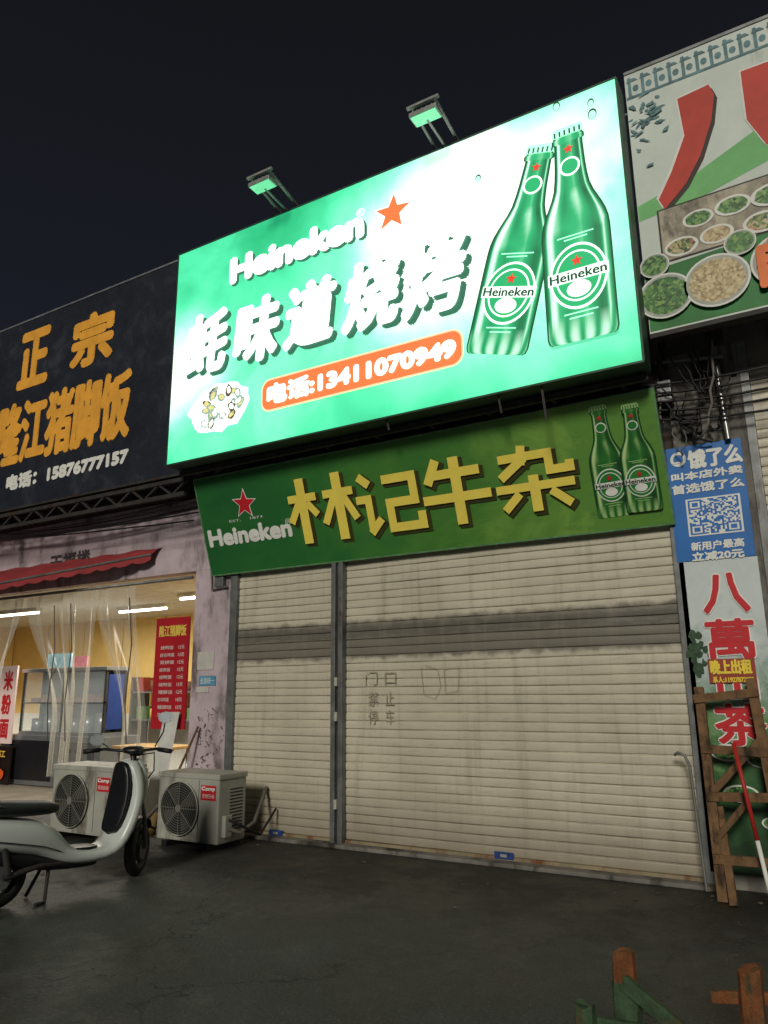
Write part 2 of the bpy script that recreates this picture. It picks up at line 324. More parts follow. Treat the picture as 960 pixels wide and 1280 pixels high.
def bottle(pl,name,top,bot,hw,ms,pal,vm,off,txt="Heineken"):
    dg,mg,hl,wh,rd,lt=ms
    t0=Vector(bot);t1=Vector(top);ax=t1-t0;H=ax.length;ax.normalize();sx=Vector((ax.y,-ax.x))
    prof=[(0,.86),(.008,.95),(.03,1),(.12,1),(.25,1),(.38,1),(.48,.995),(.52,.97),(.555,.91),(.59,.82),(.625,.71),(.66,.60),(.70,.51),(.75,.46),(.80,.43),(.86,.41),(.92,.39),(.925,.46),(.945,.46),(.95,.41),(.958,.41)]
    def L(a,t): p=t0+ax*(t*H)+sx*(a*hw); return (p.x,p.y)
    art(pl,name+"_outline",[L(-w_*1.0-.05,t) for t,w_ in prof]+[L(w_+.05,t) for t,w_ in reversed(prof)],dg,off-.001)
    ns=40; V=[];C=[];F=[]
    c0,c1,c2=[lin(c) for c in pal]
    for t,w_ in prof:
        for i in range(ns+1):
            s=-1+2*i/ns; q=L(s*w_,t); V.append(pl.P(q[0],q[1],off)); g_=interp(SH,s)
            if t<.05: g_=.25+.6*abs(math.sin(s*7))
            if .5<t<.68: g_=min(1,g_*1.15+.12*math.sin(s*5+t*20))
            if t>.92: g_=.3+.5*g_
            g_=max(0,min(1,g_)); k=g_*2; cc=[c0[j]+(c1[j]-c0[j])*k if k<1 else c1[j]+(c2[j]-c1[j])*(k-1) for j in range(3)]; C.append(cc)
    n1_=ns+1
    for r in range(len(prof)-1):
        for i in range(ns): a=r*n1_+i; F.append((a,a+1,a+n1_+1,a+n1_))
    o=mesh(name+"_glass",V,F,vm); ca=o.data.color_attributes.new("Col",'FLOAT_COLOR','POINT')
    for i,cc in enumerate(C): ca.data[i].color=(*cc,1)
    CP=[(.955,.47),(.962,.50),(.985,.49),(1,.41)]
    art(pl,name+"_cap",[L(-w_,t) for t,w_ in CP]+[L(w_,t) for t,w_ in reversed(CP)],hl,off+.003)
    for i in range(6): a=-.42+i*.155; art(pl,name+"_crimp%d"%i,[L(a,.958),L(a+.055,.958),L(a+.055,.984),L(a,.984)],dg,off+.005)
    def E2(cx,ct,rx,rt,n=36): return [L(cx+rx*math.cos(2*math.pi*i/n),ct+rt*math.sin(2*math.pi*i/n)) for i in range(n)]
    art(pl,name+"_label_rim",E2(0,.285,.86,.148),wh,off+.004)
    art(pl,name+"_label",E2(0,.285,.80,.137),mg,off+.006)
    art(pl,name+"_label_in",E2(0,.285,.68,.114),wh,off+.008)
    art(pl,name+"_label_dot",E2(0,.285,.63,.106),mg,off+.010)
    art(pl,name+"_label_low",E2(0,.225,.36,.036),wh,off+.012)
    art(pl,name+"_label_band",[L(-.90,.262),L(.90,.262),L(.90,.314),L(-.90,.314)],lt,off+.014)
    vs,fs=glyphs(txt); x0=min(v[0] for v in vs);x1=max(v[0] for v in vs);y0=min(v[1] for v in vs);y1=max(v[1] for v in vs)
    V=[];F=[]
    for k,(dx,dy) in enumerate([(0,0),(.014,0),(-.014,0),(0,.002)]):
        m_=len(V)
        for x,y in vs:
            q=L(-.84+1.68*(x-x0)/(x1-x0)+dx,.268+.040*(y-y0)/(y1-y0)+dy); V.append(pl.P(q[0],q[1],off+.016+.0004*k))
        F+=[tuple(i+m_ for i in f_) for f_ in fs]
    mesh(name+"_label_text",V,F,dg)
    an=math.atan2(sx.y,sx.x)
    sc=t0+ax*(.350*H); art(pl,name+"_star",star(sc.x,sc.y,.19*hw,-an),rd,off+.017)
    art(pl,name+"_neck_label",E2(0,.80,.32,.045,20),wh,off+.004); art(pl,name+"_neck_label_in",E2(0,.80,.26,.036,20),mg,off+.006)
    sc=t0+ax*(.885*H); art(pl,name+"_neck_star",star(sc.x,sc.y,.17*hw,-an),rd,off+.008)
    for k,(t_,a_) in enumerate([(.47,.55),(.455,.35),(.12,.5),(.10,.35)]): art(pl,name+"_emboss_%d"%k,[L(-a_,t_),L(a_,t_),L(a_,t_+.006),L(-a_,t_+.006)],hl,off+.003)
bm_=(eDG,eMG,eHL,eW,eR,eW); vl=vcmat("lit_bottle_print",.92); PL=((6,78,48),(36,166,106),(215,255,236))
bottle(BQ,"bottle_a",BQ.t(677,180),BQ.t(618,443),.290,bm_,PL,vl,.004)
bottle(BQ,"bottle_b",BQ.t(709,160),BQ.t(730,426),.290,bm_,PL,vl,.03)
r=rpx(BQ,(287,358),(455,260)); 
text(BQ,"brand_shadow","Heineken",(r[0]+.03,r[1]-.03,r[2]+.03,r[3]-.03),eSh,.003,.032); text(BQ,"brand_text","Heineken",r,eW,.009,.032)
c_=BQ.t(490,266); art(BQ,"star_rim",star(*c_,.25,.1),eW,.004); art(BQ,"star",star(*c_,.21,.1),eO,.007)
text(BQ,"registered_mark","®",rpx(BQ,(445,273),(455,259)),eW,.004)
for ch,ll,ur in (("蚝",(228,476),(290,380)),("味",(289,462),(354,361)),("道",(352,442),(423,338)),("烧",(425,423),(503,310)),("烤",(500,405),(584,282))):
    r=rpx(BQ,ll,ur)
    text(BQ,"title_shadow_"+ch,ch,(r[0]+.055,r[1]-.055,r[2]+.055,r[3]-.055),eSh,.004,.040,.10,10); text(BQ,"title_"+ch,ch,r,eW,.011,.036,.10,10)
r=rpx(BQ,(327,514),(575,411)); art(BQ,"phone_pill_rim",rrect(r[0]-.02,r[1]-.02,r[2]+.02,r[3]+.02,.12),E("peach",(250,200,160),.9),.003); art(BQ,"phone_pill",rrect(*r,.10),eO,.005)
text(BQ,"phone","电话:13411070949",(r[0]+.06,r[1]+.045,r[2]-.05,r[3]-.045),eW,.009,.017)
cx,cz=BQ.t(273,508); art(BQ,"oyster_plate",ell(cx,cz,.46,.29,26,0,.09),eW,.004)
for i in range(26):
    a=random.uniform(0,6.28); q=math.sqrt(random.random())*.85; x=cx+.40*q*math.cos(a); z_=cz+.25*q*math.sin(a); ro=random.uniform(0,3)
    art(BQ,"shell_%d"%i,ell(x,z_,.07,.045,10,ro,.22),eGr if i%3 else eBl,.006+.002*i); art(BQ,"flesh_%d"%i,ell(x,z_,.045,.028,10,ro,.25),eY if i%2 else eW,.007+.002*i)
for i,(px_,sc_) in enumerate([((597,223),.03),((695,133),.035),((740,142),.04),((738,128),.03)]):
    x,z_=BQ.t(*px_); art(BQ,"droplet_%d"%i,ell(x,z_,sc_,sc_*1.4,12),eDG,.004); art(BQ,"droplet_in_%d"%i,ell(x,z_-.01,sc_*.8,sc_*1.1,12),eHL,.006)
PARENT[0]=None
# floodlights
for k,(x,zc) in enumerate([(-2.67,6.84),(-4.66,6.86)]):
    g=group("floodlight"); y=-1.25
    gm=M("lamp_housing",(150,152,146),.5,.3,.2,10); gl=M("lamp_glass_sign_glow",(130,236,178),.2,0,.05,5,emit=.55)  # mint tint and faint emission paint the sign's green light onto the glass
    beam("arm_left",(x-.12,-.62,6.80),(x-.12,y-.06,zc+.1),.022,.022,gm); beam("arm_right",(x+.12,-.62,6.80),(x+.12,y-.06,zc+.1),.026,.026,gm)
    beam("cross_bar",(x-.17,y-.06,zc+.1),(x+.17,y-.06,zc+.1),.03,.026,gm)
    beam("stay",(x,-.62,6.78),(x,y+.03,zc-.02),.02,.02,gm)
    box("housing",(x-.145,y-.08,zc-.02),(x+.145,y+.08,zc+.025),gm,.01)
    box("glass",(x-.13,y-.068,zc-.028),(x+.13,y+.068,zc-.0205),gl)
    for i in range(5): box("fin_%d"%i,(x-.12+i*.052,y-.06,zc+.025),(x-.112+i*.052,y+.06,zc+.05),gm)
PARENT[0]=None
# ---------------------------------------------------------------- lower green sign (leans out at the top)
Vg=(0,-.39,1.11); Lg=math.hypot(.39,1.11)
GQ=Plane((0,-.085,2.85),(1,0,0),Vg,[(243,602),(815,477),(843,650),(265,723)],[(-6.26,Lg),(-.99,Lg),(-.99,0),(-6.26,0)])
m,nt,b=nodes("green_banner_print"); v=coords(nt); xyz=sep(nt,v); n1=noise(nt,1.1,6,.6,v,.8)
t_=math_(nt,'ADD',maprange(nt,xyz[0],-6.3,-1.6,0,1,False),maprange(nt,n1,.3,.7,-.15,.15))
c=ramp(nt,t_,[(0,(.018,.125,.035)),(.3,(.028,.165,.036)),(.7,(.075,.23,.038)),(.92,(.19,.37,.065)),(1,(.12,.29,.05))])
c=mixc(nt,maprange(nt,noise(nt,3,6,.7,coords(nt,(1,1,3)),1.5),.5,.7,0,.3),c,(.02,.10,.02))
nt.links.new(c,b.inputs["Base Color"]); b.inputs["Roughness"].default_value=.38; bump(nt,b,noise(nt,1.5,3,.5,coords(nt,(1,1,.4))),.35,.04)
G_=group("green_shop_sign")
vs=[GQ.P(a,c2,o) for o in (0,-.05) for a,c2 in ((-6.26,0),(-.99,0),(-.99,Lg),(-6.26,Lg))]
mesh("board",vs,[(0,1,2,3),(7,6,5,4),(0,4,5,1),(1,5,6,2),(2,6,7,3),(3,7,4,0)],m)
edge=M("banner_edge",(96,140,96),.5,0,.3,10)
for q in (((-6.26,0),(-.99,.016)),((-6.26,Lg-.014),(-.99,Lg)),((-6.26,.016),(-6.245,Lg-.014)),((-1.005,.016),(-.99,Lg-.014))):
    (a,c1),(d,e)=q; art(GQ,"edge_tape",[(a,c1),(d,c1),(d,e),(a,e)],edge,.002)
gold=M("gold_print",(244,222,96),.5,0,.05,5); goldsh=M("gold_shadow",(58,58,18),.6)
LIN=[(12,[(0,70),(44,70)]),(16,[(22,100),(22,0)]),(12,[(17,64),(0,34)]),(11,[(29,62),(43,42)]),(12,[(55,70),(100,70)]),(16,[(78,100),(78,0)]),(12,[(71,64),(53,26)]),(12,[(85,64),(101,28)])]
JI=[(14,[(10,98),(25,82)]),(13,[(2,60),(21,60),(21,8)]),(13,[(18,4),(37,26)]),(14,[(46,87),(91,87),(91,49),(53,49),(53,9),(98,9),(98,30)])]
NIU=[(15,[(27,100),(10,64)]),(14,[(20,77),(88,77)]),(14,[(0,40),(100,40)]),(17,[(53,101),(53,-2)])]
ZA=[(14,[(40,101),(37,78),(8,54)]),(13,[(8,84),(72,84),(72,58),(97,58),(97,69)]),(13,[(0,37),(100,37)]),(16,[(50,54),(50,-2)]),(13,[(30,28),(8,4)]),(13,[(70,28),(93,4)])]
CH=[(rpx(GQ,(371,682),(436,586)),LIN),(rpx(GQ,(452,671),(519,580)),JI),(rpx(GQ,(535,657),(605,561)),NIU),(rpx(GQ,(625,640),(709,542)),ZA)]
strokes(GQ,"title_shadow",CH,goldsh,.004,.024,-.026,.012); strokes(GQ,"title",CH,gold,.022)
c_=GQ.t(306,631); art(GQ,"star_rim",star(*c_,.185,.1),white,.003); art(GQ,"star",star(*c_,.16,.1),red,.006)
text(GQ,"brand_text","Heineken",rpx(GQ,(264,687),(362,648)),white,.004,.014)
text(GQ,"registered","®",rpx(GQ,(357,657),(363,648)),white,.004)
text(GQ,"est_text","EST.    1873",rpx(GQ,(288,655),(328,645)),white,.004)
gm_=(M("bottle_dark",(10,62,28),.4),M("bottle_mid",(40,128,54),.4),M("bottle_light",(160,205,130),.4),white,red,white); vp=vcmat("bottle_print",0); PG=((8,50,22),(40,118,44),(190,220,150))
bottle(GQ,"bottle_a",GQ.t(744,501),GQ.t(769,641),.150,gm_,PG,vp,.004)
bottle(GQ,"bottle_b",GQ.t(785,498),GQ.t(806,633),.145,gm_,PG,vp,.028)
for q in (-5.9,-4.3,-2.9,-1.3): beam("bracket",(q,-.05,3.6),(q,-.3,3.75),.03,.03,dsteel)
PARENT[0]=None
# ---------------------------------------------------------------- left black sign
LQ=Plane((0,-.55,0),(1,0,0),(0,0,1),[(0,415),(222,328),(215,590),(0,640)],[(-10.45,6.97),(-6.66,6.94),(-6.54,4.08),(-9.92,4.03)])
G_=group("black_shop_sign")
m,nt,b=nodes("black_vinyl"); v=coords(nt); n1=noise(nt,2.2,9,.75,v,.4); c=ramp(nt,n1,[(.3,(.008,.010,.019)),(.52,(.015,.018,.030)),(.66,(.04,.044,.06))]); nt.links.new(c,b.inputs["Base Color"]); b.inputs["Roughness"].default_value=.5; bump(nt,b,noise(nt,5,7,.7,v),.5,.02)
box("board",(-14.5,-.55,4.05),(-6.40,-.42,6.95),m)
box("top_trim",(-14.5,-.56,6.95),(-6.40,-.42,6.975),M("pale_trim",(130,134,138),.5,.3,.3,5))
box("bottom_trim",(-14.5,-.56,4.02),(-6.40,-.42,4.05),dsteel)
og=M("orange_gold_print",(240,172,66),.5,0,.12,4)
text(LQ,"title_a","正",rpx(LQ,(20,490),(66,404)),og,.004,.042); text(LQ,"title_b","宗",rpx(LQ,(86,466),(146,379)),og,.004,.042)
text(LQ,"title_c","隆江猪脚饭",rpx(LQ,(-8,589),(168,456)),og,.004,.036)
text(LQ,"phone","电话：15876777157",rpx(LQ,(7,615),(162,557)),white,.004,.018)
PARENT[0]=None
G_=group("sign_support_truss")
for yy,zz in ((-.5,3.98),(-.06,3.93),(-.5,3.80)): beam("chord",(-14,yy,zz),(-6.35,yy,zz),.05,.05,dsteel)
for i in range(16):
    x=-14+i*.48; beam("web_%d"%i,(x,-.5,3.97),(x+.24,-.5,3.81),.025,.025,dsteel); beam("webb_%d"%i,(x+.24,-.5,3.81),(x+.48,-.5,3.97),.025,.025,dsteel); beam("strut_%d"%i,(x,-.5,3.98),(x,-.02,3.93),.03,.03,dsteel)
PARENT[0]=None
G_=group("electric_wiring")
for i in range(7):
    tube("cable_%d"%i,sag((-12,-.3-.05*i,3.95-.03*i),(-6.3,-.15-.04*i,3.85-.06*i+random.uniform(-.05,.05)),random.uniform(.03,.15),20,.006),.010,black)
tube("drop_cable",[(-6.32,-.05,3.7),(-6.35,-.05,3.2),(-6.32,-.03,2.9),(-6.3,-.03,2.7),(-6.05,-.04,2.72)],.012,M("white_cable",(110,106,98),.6))
for i in range(18):
    p=(random.uniform(-1.05,-.5),-.25,random.uniform(3.6,4.4)); q=(random.uniform(-1.1,-.4),-.12,random.uniform(3.5,4.3)); tube("loose_cable_%d"%i,sag(p,q,random.uniform(.05,.35),12,.02),random.choice((.006,.009,.012)),MATS["white_cable"] if i%6==0 else black)
for i in range(5): tube("run_cable_%d"%i,sag((-1.1,-.2,4.1-.08*i),(.9,-.1,4.25-.11*i),.1,16,.01),.011,black)
PARENT[0]=None
# ---------------------------------------------------------------- right white sign
RQ=Plane((0,-.60,0),(1,0,0),(0,0,1),[(775,97),(960,25),(960,382),(803,418)],[(-.99,6.97),(.23,6.95),(-.07,4.39),(-1.02,4.40)])
G_=group("restaurant_sign")
box("board",(-.955,-.6,4.38),(2.6,-.5,6.97),M("white_vinyl",(208,218,210),.55,0,.08,1.5,dirt=((166,172,162),3,.58)))
box("bottom_trim",(-.955,-.61,4.34),(2.6,-.5,4.38),dsteel); box("top_trim",(-.955,-.61,6.97),(2.6,-.5,7.0),steel)
pg=M("pale_green_print",(118,190,116),.55,0,.12,2); gg=M("roof_grey_print",(98,134,140),.6,0,.3,12)
brick=M("brick_red_print",(192,60,44),.55,0,.12,3)
art(RQ,"swoosh_a",[(-.95,5.60),(-.5,5.72),(0,5.95),(.6,6.2),(2.5,6.5),(2.5,6.25),(.6,5.95),(.1,5.65),(-.45,5.5),(-.95,5.45)],pg,.002)
art(RQ,"swoosh_b",[(-.95,4.4),(2.5,4.4),(2.5,5.2),(.6,5.05),(-.95,4.95)],M("mid_green_print",(48,122,58),.55,0,.25,3),.002)
def rs(px,nm):
    artpx(RQ,nm+"_sh",[(a+4,b_+4) for a,b_ in px],M("grey_shadow",(60,50,46),.6),.003); artpx(RQ,nm+"_w",[(a-3,b_-1) for a,b_ in px],white,.005); artpx(RQ,nm,px,brick,.007)
rs([(847,124),(886,106),(893,118),(890,150),(876,195),(858,230),(832,262),(824,250),(840,215),(856,170)],"stroke_left")
rs([(926,90),(975,72),(985,75),(1000,110),(1040,150),(1060,190),(1020,210),(985,200),(958,180),(934,150)],"stroke_right")
for i in range(30):
    x=-.93+i*.115
    art(RQ,"roof_post_%d"%i,[(x,6.72),(x+.028,6.72),(x+.028,6.93),(x,6.93)],gg,.003)
    art(RQ,"roof_cell_%d"%i,ell(x+.065,6.80,.028,.035,8),gg,.003)
    art(RQ,"roof_cap_%d"%i,[(x-.01,6.88),(x+.09,6.88),(x+.06,6.91),(x,6.91)],gg,.005)
art(RQ,"roof_line",[(-.95,6.70),(2.5,6.70),(2.5,6.725),(-.95,6.725)],gg,.0045)
for i in range(40):
    art(RQ,"pagoda_%d"%i,ell(-.80+random.gauss(0,.09),6.42+random.gauss(0,.13),random.uniform(.012,.05),random.uniform(.008,.02),7,random.uniform(-.8,.8),.5),gg,.003+.0004*i)
def vor(name,sc,stops):
    m,nt,b=nodes(name); v=coords(nt); vo=nt.nodes.new("ShaderNodeTexVoronoi"); vo.inputs["Scale"].default_value=sc; nt.links.new(v,vo.inputs[0])
    s_=sep(nt,vo.outputs["Color"]); c=ramp(nt,s_[0],stops); nt.links.new(c,b.inputs["Base Color"]); return m
food=vor("food_photo",38,[(0,(.02,.05,.015)),(.3,(.12,.22,.05)),(.55,(.42,.36,.14)),(.75,(.6,.5,.34)),(1,(.38,.09,.03))])
herb=vor("herb_photo",45,[(0,(.01,.05,.01)),(.5,(.05,.20,.04)),(1,(.24,.42,.1))])
grain=vor("grain_photo",50,[(0,(.28,.20,.09)),(.5,(.54,.42,.22)),(1,(.70,.60,.36))])
drk=M("table_print",(168,160,140),.5,0,.4,6,dirt=((60,48,40),5,.5))
art(RQ,"photo_rim",[(-.80,4.99),(1.6,5.05),(1.6,5.56),(-.80,5.50)],M("black_print",(30,26,24),.5),.004); art(RQ,"photo",[(-.785,5.005),(1.585,5.065),(1.585,5.545),(-.785,5.485)],drk,.006)
k=0
rnd=random.Random(3)
for i in range(8):
    for j in range(2):
        x=-.62+i*.29+(j%2)*.13+rnd.uniform(-.03,.03); z_=5.10+j*.21+i*.008+rnd.uniform(-.02,.02); q=rnd.uniform(.12,.16)
        art(RQ,"dish_%d"%k,ell(x,z_,q,q*.64,22),white,.008+.0012*k); art(RQ,"dish_food_%d"%k,ell(x,z_,q*.82,q*.50,18,0,.06),[food,herb,grain,herb][k%4],.0088+.0012*k); k+=1
for i,(x,z_,r_,mm) in enumerate([(-.2,4.98,.12,herb),(-.86,4.98,.12,herb),(-.80,4.68,.22,herb),(-.40,4.70,.25,grain),(.10,4.74,.25,food),(.62,4.76,.25,herb),(1.15,4.78,.25,grain)]):
    art(RQ,"bowl_%d"%i,ell(x,z_,r_,r_*.92,32),white,.030+.002*i); art(RQ,"bowl_rim_%d"%i,ell(x,z_,r_*.93,r_*.85,32),M("bowl_grey",(170,176,168),.5),.031+.002*i);art(RQ,"bowl_food_%d"%i,ell(x,z_,r_*.84,r_*.76,32,0,.03),mm,.032+.002*i)
text(RQ,"orange_text","自助",(-.10,4.52,.5,4.95),M("orange_print",(236,120,44),.5),.052,.022)
PARENT[0]=None
# ---------------------------------------------------------------- blue delivery sign + tall banner on right pier
PQ=Plane((0,-.055,0),(1,0,0),(0,0,1),[(833,562),(926,552),(943,700),(848,706)],[(-1.01,3.55),(-.42,3.51),(-.43,2.50),(-1.01,2.52)])
G_=group("blue_delivery_sign")
bluep=M("blue_print",(24,104,180),.45,0,.12,3)
box("panel",(-1.01,-.055,2.53),(-.41,-.03,3.53),bluep)
text(PQ,"logo","饿了么",rpx(PQ,(862,590),(928,555)),white,.004,.008); art(PQ,"logo_dot",ell(*PQ.t(849,577),.065,.065),white,.003); art(PQ,"logo_dot_in",ell(*PQ.t(849,577),.04,.04),bluep,.005); art(PQ,"logo_bar",rrect(-.965,3.385,-.9,3.40,.005,2),white,.007)
text(PQ,"line_a","叫本店外卖",rpx(PQ,(841,606),(929,582)),white,.004,.004); text(PQ,"line_b","首选饿了么",rpx(PQ,(842,622),(931,597)),white,.004,.004)
qx0,qz0,qx1,qz1=rpx(PQ,(863,673),(926,618)); art(PQ,"qr_ground",[(qx0,qz0),(qx1,qz0),(qx1,qz1),(qx0,qz1)],white,.003)
V=[];F=[];N=25; qw=(qx1-qx0)/(N+2); qh=(qz1-qz0)/(N+2)
def qc(i,j):
    for ci,cj in ((0,0),(N-7,0),(0,N-7)):
        if ci<=i<ci+7 and cj<=j<cj+7:
            a,b_=i-ci,j-cj; return a in(0,6) or b_ in(0,6) or (2<=a<=4 and 2<=b_<=4)
    return random.random()<.5
for i in range(N):
    for j in range(N):
        if qc(i,j):
            x=qx0+(i+1)*qw; z_=qz0+(j+1)*qh; n=len(V); V+=[PQ.P(x,z_,.005),PQ.P(x+qw,z_,.005),PQ.P(x+qw,z_+qh,.005),PQ.P(x,z_+qh,.005)]; F.append((n,n+1,n+2,n+3))
mesh("qr_cells",V,F,bluep)
text(PQ,"line_c","新用户最高",rpx(PQ,(866,691),(931,673)),white,.004,.003); text(PQ,"line_d","立减20元",rpx(PQ,(867,704),(931,686)),white,.004,.004)
PARENT[0]=None
m,nt,b=nodes("tea_banner_print"); v=coords(nt); xyz=sep(nt,v); n1=noise(nt,5,7,.7,v,.8)
t_=math_(nt,'ADD',xyz[2],maprange(nt,n1,.25,.75,-.35,.35))
c=ramp(nt,maprange(nt,t_,.2,2.5,0,1,False),[(0,(.01,.04,.012)),(.30,(.03,.12,.03)),(.42,(.14,.28,.10)),(.55,(.20,.32,.22)),(.68,(.44,.52,.50)),(.85,(.60,.66,.65)),(1,(.55,.61,.61))])
nt.links.new(c,b.inputs["Base Color"]); b.inputs["Roughness"].default_value=.45; bump(nt,b,noise(nt,2,3,.5,coords(nt,(1,1,.5))),.4,.03)
G_=group("tea_banner")
box("vinyl",(-1.0,-.050,.12),(-.40,-.03,2.525),m)
for ch,ll,ur in (("八",(880,770),(936,713)),("萬",(885,826),(944,770)),("山",(898,876),(948,838)),("茶",(896,931),(958,876))):
    text(PQ,"glyph_rim_"+ch,ch,rpx(PQ,ll,ur),white,.002,.020); r=rpx(PQ,ll,ur); text(PQ,"glyph_"+ch,ch,(r[0]+.010,r[1]+.010,r[2]-.010,r[3]-.010),red,.008,.010)
r=rpx(PQ,(889,855),(944,822)); art(PQ,"rent_strip",[(r[0],r[1]+.01),(r[2],r[1]+.01),(r[2],r[3]),(r[0],r[3])],M("rent_red",(150,60,44),.5),.014)
text(PQ,"rent_text","晚上出租",rpx(PQ,(890,843),(940,823)),M("yellow_print",(236,210,66),.5),.017,.005)
text(PQ,"rent_phone","系人:11927872952",rpx(PQ,(893,853),(944,844)),MATS["yellow_print"],.017,.002)
for i in range(24): art(PQ,"tree_silhouette_%d"%i,ell(-.93+random.gauss(0,.03),1.78+random.gauss(0,.09),.025,.03,7,0,.5),M("tree_print",(46,74,48),.5,0,.4,30),.002+.0003*i)
for i,(x,z_,r_) in enumerate([(-.78,1.00,.13),(-.52,.96,.14),(-.72,.70,.13),(-.5,.5,.1)]):
    art(PQ,"cup_%d"%i,ell(x,z_,r_,r_*.5),white,.004+.003*i); art(PQ,"cup_tea_%d"%i,ell(x,z_,r_*.86,r_*.40),herb,.0055+.003*i)
PARENT[0]=None
G_=group("wall_pipework")
tube("steel_pipe",[(-.50,-.10,3.52),(-.52,-.10,4.0),(-.52,-.10,4.36)],.025,M("bright_pipe",(150,150,148),.35,.7)); tube("cross_pipe",[(-1.0,-.22,4.28),(-.45,-.2,4.22)],.018,steel)
box("junction_box",(-1.02,-.16,3.93),(-.90,-.02,4.13),steel,.01); beam("bracket",(-.95,-.5,4.36),(-.95,0,4.1),.04,.04,dsteel); beam("bracket_b",(-.4,-.5,4.36),(-.4,0,4.1),.04,.04,dsteel)
box("meter_cover",(-.86,-.12,3.62),(-.70,-.02,3.85),dsteel,.01)
PARENT[0]=None
G_=group("hooked_metal_pole")
gp=M("grey_pole",(120,120,115),.5,.3); tube("pole",[(-1.16,-.16,.98),(-1.13,-.2,1.0),(-1.08,-.2,.98),(-1.05,-.2,.9),(-1.01,-.25,.02)],.012,gp)
PARENT[0]=None
# ---------------------------------------------------------------- wooden frame
G_=group("wooden_ladder_frame")
y=-.3
P_=lambda x,z_,yy=y:(x,yy,z_)
beam("post_left",P_(-.93,1.50,-.16),P_(-.88,0,-.42),.07,.05,wood,.004); beam("post_right",P_(-.55,1.56,-.16),P_(-.42,0,-.42),.07,.05,wood,.004)
beam("post_mid",P_(-.86,.62,-.25),P_(-.80,0,-.5),.055,.045,wood,.004)
for i,(a,zl,c2,zr,yy) in enumerate([(-.97,1.41,-.5,1.46,-.21),(-.94,1.04,-.40,1.02,-.27),(-.93,.70,-.36,.72,-.33),(-.92,.28,-.34,.29,-.40)]): beam("rung_%d"%i,(a,yy,zl),(c2,yy,zr),.035,.065,wood,.004)
beam("diagonal_a",(-.92,-.30,.70),(-.52,-.24,1.12),.03,.05,wood,.003); beam("diagonal_b",(-.90,-.37,.40),(-.62,-.33,.72),.03,.045,wood,.003)
PARENT[0]=None
G_=group("red_white_pole")
cyl("red_part",(-.69,-.46,1.10),(-.60,-.52,.45),.015,M("red_paint",(170,44,38),.5)); cyl("white_part",(-.60,-.52,.45),(-.54,-.56,.0),.015,white)
PARENT[0]=None
# ---------------------------------------------------------------- foreground wooden barricade
rust=M("orange_weathered_wood",(128,76,42),.85,0,.35,12,bmp=.8,dirt=((50,70,50),9,.48)); gwood=M("green_painted_wood",(62,84,60),.85,0,.35,14,bmp=.8,dirt=((110,66,40),10,.52))
G_=group("wooden_barricade")
def post(nm,x,y_,h,w_,mat):
    n=7; vs=[]
    for k in range(5):
        z_=h*k/4
        for i in range(n):
            a=2*math.pi*i/n+.3; q=w_/2*(1+random.uniform(-.08,.08)); vs.append((x+q*math.cos(a)*1.1+.01*k/4,y_+q*math.sin(a)*.9,z_+(random.uniform(-.018,.018) if k==4 else 0)))
    fs=[(k*n+i,k*n+(i+1)%n,(k+1)*n+(i+1)%n,(k+1)*n+i) for k in range(4) for i in range(n)]+[tuple(4*n+i for i in range(n))]
    mesh(nm,vs,fs,mat)
post("post_a",-.91,-3.2,.43,.090,rust); post("post_b",-.43,-3.2,.44,.085,rust); post("post_c",-1.06,-3.3,.235,.080,gwood); post("post_d",-.56,-3.32,.20,.07,gwood)
post("post_a_sleeve",-.91,-3.2,.30,.105,gwood)
beam("rail_low",(-1.1,-3.25,.15),(-.3,-3.25,.18),.03,.06,gwood,.006); beam("diag",(-.90,-3.245,.33),(-.50,-3.30,.10),.035,.06,gwood,.006); beam("rail_b",(-.58,-3.15,.30),(-.36,-3.15,.33),.03,.045,rust,.006)
PARENT[0]=None
